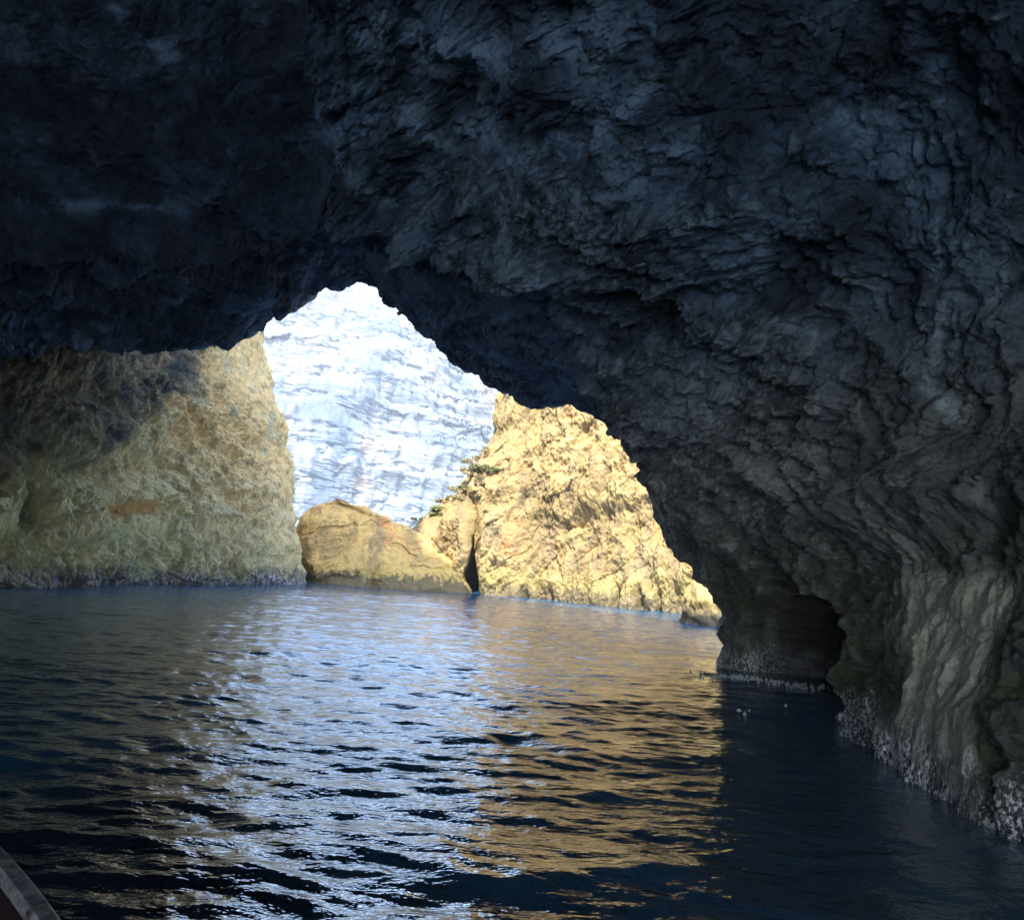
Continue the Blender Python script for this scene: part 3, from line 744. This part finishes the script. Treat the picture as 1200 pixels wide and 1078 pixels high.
# ------------------------------------------------------------------ scrub on the golden cliff
leaf_ms = [mat_simple('olive_leaves', (.20, .20, .075), .7, 8, .3, .002), mat_simple('dry_brown_leaves', (.31, .245, .10), .8, 8, .3, .002), mat_simple('fresh_green_leaves', (.22, .26, .08), .7, 8, .3, .002)]
stem_m = mat_simple('twig_bark', (.12, .09, .06), .9)
def bush(pos, nrm, w, h, mi, label):
    root = empty('shrub', tuple(pos)); tag(root, label, 'shrub', 'shrubs on the golden cliff')
    V, Fc = [], []
    w *= 1.3; h *= .72; lobes = [(random.gauss(0, .36) * w, random.gauss(0, .3) * w, random.uniform(-.1, .8) * h, random.uniform(.12, .36)) for _ in range(12)]
    for i in range(900):
        lx, ly, lz, lr = random.choice(lobes)
        v = np.array([random.gauss(0, 1) for _ in range(3)]); v /= np.linalg.norm(v); v *= random.uniform(.3, 1.25) * lr
        c = np.array([lx + v[0] * w, ly + v[1] * w, max(-.1, lz + v[2] * h)])
        s = random.uniform(.02, .045)
        a = np.array([random.gauss(0, 1) for _ in range(3)]); a /= np.linalg.norm(a)
        b = np.cross(a, [random.gauss(0, 1) for _ in range(3)]); b /= np.linalg.norm(b)
        k = len(V); V += [tuple(c - a * s * 1.8), tuple(c + b * s), tuple(c + a * s * 1.8), tuple(c - b * s)]; Fc.append((k, k + 1, k + 2, k + 3))
    mesh_object('foliage', V, Fc, leaf_ms[mi], root, smoothed=False)
    V, Fc = [], []
    for lx, ly, lz, lr in lobes:
        k = len(V); e = .02
        V += [(-e, 0, -.25), (e, 0, -.25), (0, e, -.25), (lx, ly, lz)]; Fc += [(k, k + 1, k + 3), (k + 1, k + 2, k + 3), (k + 2, k, k + 3)]
    mesh_object('stem', V, Fc, stem_m, root, smoothed=False)
bushes = [(492, 606, .45, .28, 2, 'lowest small green shrub at the bottom of the cliff slope beside the boulder'),
          (506, 598, .5, .35, 0, 'olive shrub second from the bottom of the cliff slope'),
          (522, 586, .6, .45, 1, 'brownish shrub a third of the way up the cliff slope'),
          (538, 572, .6, .4, 0, 'olive shrub on the slope directly above the dark cleft'),
          (549, 552, .75, .6, 1, 'largest dry brown shrub bulging from the cliff edge'),
          (558, 538, .6, .6, 1, 'dry brown shrub just above the largest one on the edge'),
          (569, 524, .5, .45, 0, 'olive shrub high on the cliff edge'),
          (581, 506, .4, .6, 2, 'topmost upright green shrub under the arch'),
          (566, 565, .4, .35, 1, 'thin brown shrub on the slope inward from the edge'),
          (583, 550, .42, .25, 2, 'bright green tuft standing alone on the golden face'),
          (556, 580, .35, .25, 0, 'little olive shrub on the golden face above the cleft'),
          (575, 530, .55, .5, 1, 'straw-brown shrub inward of the upper cliff edge'),
          (565, 549, .6, .4, 0, 'broad olive shrub in the gully between the cliff edge and the bright tuft'),
          (515, 596, .6, .3, 2, 'low green mat shrub hugging the lower slope'),
          (531, 582, .55, .35, 1, 'rusty brown shrub mid-slope just left of the cleft')]
for a, b, w, h, mi, lb in bushes:
    dvec = Vector(ray(a, b)).normalized()
    hit, nrm, _, dist = gold_bvh.ray_cast(Vector(CAM), dvec)
    for off in (3, 6, 9, 12, 16, 20, 26):
        if hit is not None and hit.y < 60: break
        hit, nrm, _, dist = gold_bvh.ray_cast(Vector(CAM), Vector(ray(a + off * .8, b + off * .6)).normalized())
    if hit is None: print('bush miss', a, b); continue
    bush(hit + Vector((.12, .1, -.08)), nrm, w, h, mi, lb)

# ------------------------------------------------------------------ boat under the viewer
def build_boat():
    root = empty('rowing_boat', (0, 0, 0))
    tag(root, 'dark wooden boat whose worn grey rail shows in the bottom left corner', 'boat')
    p0, p1 = at(62, 1078, 2.15), at(0, 980, 2.7)
    zr = .70
    def onz(px_, py_):
        d_ = ray(px_, py_); return CAM + d_ * ((zr - CAM[2]) / d_[2])
    a, b = onz(66, 1085), onz(0, 976)
    ax = (b - a); ax[2] = 0; ax /= np.linalg.norm(ax)             # towards the bow
    side = np.array([ax[1], -ax[0], 0])                           # to starboard
    mid = (a + b) / 2
    ctr = mid - side * .985 - ax * .9; ctr[2] = 0
    L, W = 5.6, 1.9
    ts = np.linspace(-1, 1, 61)
    half = lambda t_: W / 2 * (1 - abs(t_) ** 2.6) ** .75 * (1 if t_ > 0 else 1) + .02
    def rp(t_, s_, z, f=1.0, inset=0.0):
        sheer = .16 * t_ * t_
        return ctr + ax * t_ * L / 2 + side * s_ * max(half(t_) * f - inset, .005) + np.array([0, 0, z + sheer])
    prof = [(1.0, zr), (.985, .55), (.93, .35), (.80, .12), (.55, -.05), (0, -.14)]
    inner = [(.0, -.07), (.52, .02), (.76, .16), (.89, .37), (.945, .55), (.96, zr)]
    V = []
    for t_ in ts:
        row = [rp(t_, 1, z - (0 if k < 1 else 0), f) for k, (f, z) in enumerate(prof)]
        row += [rp(t_, -1, z, f) for f, z in prof[::-1][1:]]
        row += [rp(t_, -1, z, f) for f, z in inner[::-1]] + [rp(t_, 1, z, f) for f, z in inner[1:]]
        V.append(row)
    V = np.array(V); n, m_ = V.shape[:2]
    fc = []
    for i in range(n - 1):
        for j in range(m_):
            fc.append((i * m_ + j, (i + 1) * m_ + j, (i + 1) * m_ + (j + 1) % m_, i * m_ + (j + 1) % m_))
    mesh_object('hull', V.reshape(-1, 3), fc, mat_simple('maroon_painted_wood', (.022, .010, .014), .45, 6, .3, .003, stretch=(1, 1, 6)), root)
    rail_m = mat_simple('worn_grey_rail', (.24, .245, .27), .5, 30, .58, .012, stretch=(1, 1, 1))
    for s_ in (1, -1):
        V = []
        for t_ in np.linspace(-1, 1, 161):
            sh = .16 * t_ * t_; c = ctr + ax * t_ * L / 2 + side * s_ * (half(t_) - .01) + np.array([0, 0, zr + sh + .012])
            sec = [(-.024, -.025), (.022, -.025), (.032, -.012), (.032, .012), (.020, .024), (-.022, .024), (-.033, .012), (-.033, -.012)]
            V.append([c + side * s_ * u_ + np.array([0, 0, v_]) for u_, v_ in sec])
        V = np.array(V); n, m_ = V.shape[:2]
        fc = [(i * m_ + j, (i + 1) * m_ + j, (i + 1) * m_ + (j + 1) % m_, i * m_ + (j + 1) % m_) for i in range(n - 1) for j in range(m_)]
        mesh_object('gunwale', V.reshape(-1, 3), fc, rail_m, root, smoothed=False)
    wood = mat_simple('thwart_wood', (.16, .10, .06), .6, 20, .3, .003)
    for t_ in (-.45, .1, .55):
        c = ctr + ax * t_ * L / 2; hw = half(t_) * .88
        V = []
        for z in (.40, .44):
            for su, sv in ((-1, -1), (1, -1), (1, 1), (-1, 1)):
                V.append(c + side * hw * su + ax * .12 * sv + np.array([0, 0, z]))
        fc = [(3, 2, 1, 0), (4, 5, 6, 7), (0, 1, 5, 4), (1, 2, 6, 5), (2, 3, 7, 6), (3, 0, 4, 7)]
        mesh_object('thwart', np.array(V), fc, wood, root, smoothed=False)
build_boat()

# ------------------------------------------------------------------ light
SUN = Vector((-0.10, -0.70, 0.66)).normalized()                   # towards the sun
elev = math.asin(SUN.z); azim = math.atan2(SUN.x, SUN.y)
w = bpy.data.worlds.new('World'); sc.world = w; w.use_nodes = True
nt = w.node_tree; bg = nt.nodes['Background']
sky = nt.nodes.new('ShaderNodeTexSky'); sky.sky_type = 'NISHITA'; sky.sun_disc = False
sky.sun_elevation = elev; sky.sun_rotation = azim; sky.air_density = 1.0; sky.dust_density = 1.0
nt.links.new(sky.outputs[0], bg.inputs[0]); bg.inputs[1].default_value = .15
sl = bpy.data.lights.new('sun', 'SUN'); sl.energy = 2.05; sl.angle = math.radians(.5); sl.color = (1, .95, .87)
so = bpy.data.objects.new('sun', sl); COL.objects.link(so); so.rotation_euler = SUN.to_track_quat('Z', 'Y').to_euler()

hz_m = bpy.data.materials.new('sea_haze'); hz_m.use_nodes = True; ht = hz_m.node_tree; ht.nodes.clear()
ho = ht.nodes.new('ShaderNodeOutputMaterial'); hv = ht.nodes.new('ShaderNodeVolumePrincipled')
hv.inputs['Color'].default_value = (.86, .92, 1, 1); hv.inputs['Density'].default_value = .0011; hv.inputs['Anisotropy'].default_value = .0
ht.links.new(hv.outputs[0], ho.inputs['Volume'])
hb_ = np.array([[x, y, z] for z in (-6, 96) for x, y in ((-335, -335), (335, -335), (335, 335), (-335, 335))], float)
hz_o = mesh_object('haze', hb_, [(3, 2, 1, 0), (4, 5, 6, 7), (0, 1, 5, 4), (1, 2, 6, 5), (2, 3, 7, 6), (3, 0, 4, 7)], hz_m, smoothed=False)
tag(hz_o, 'thin bluish sea haze filling the air between the cave and the far cliff', 'haze', kind='stuff')

# ------------------------------------------------------------------ camera and render
cd = bpy.data.cameras.new('camera'); cam = bpy.data.objects.new('camera', cd); COL.objects.link(cam)
cd.sensor_width = 36; cd.lens = FPX / 1200 * 36; cd.clip_start = .05; cd.clip_end = 3000
M = Matrix(((_r[0], _u[0], -_f[0], CAM[0]), (_r[1], _u[1], -_f[1], CAM[1]), (_r[2], _u[2], -_f[2], CAM[2]), (0, 0, 0, 1)))
cam.matrix_world = M
sc.camera = cam
sc.render.engine = 'CYCLES'
sc.cycles.max_bounces = 10; sc.cycles.diffuse_bounces = 8; sc.cycles.glossy_bounces = 4
sc.cycles.use_denoising = True; sc.cycles.sample_clamp_indirect = 10
sc.cycles.caustics_reflective = True; sc.cycles.blur_glossy = 0.5
sc.view_settings.view_transform = 'Standard'; sc.view_settings.look = 'None'
sc.view_settings.exposure = 3.0; sc.view_settings.gamma = 1
print('normals', NRM); print('built', time.time() - T0)
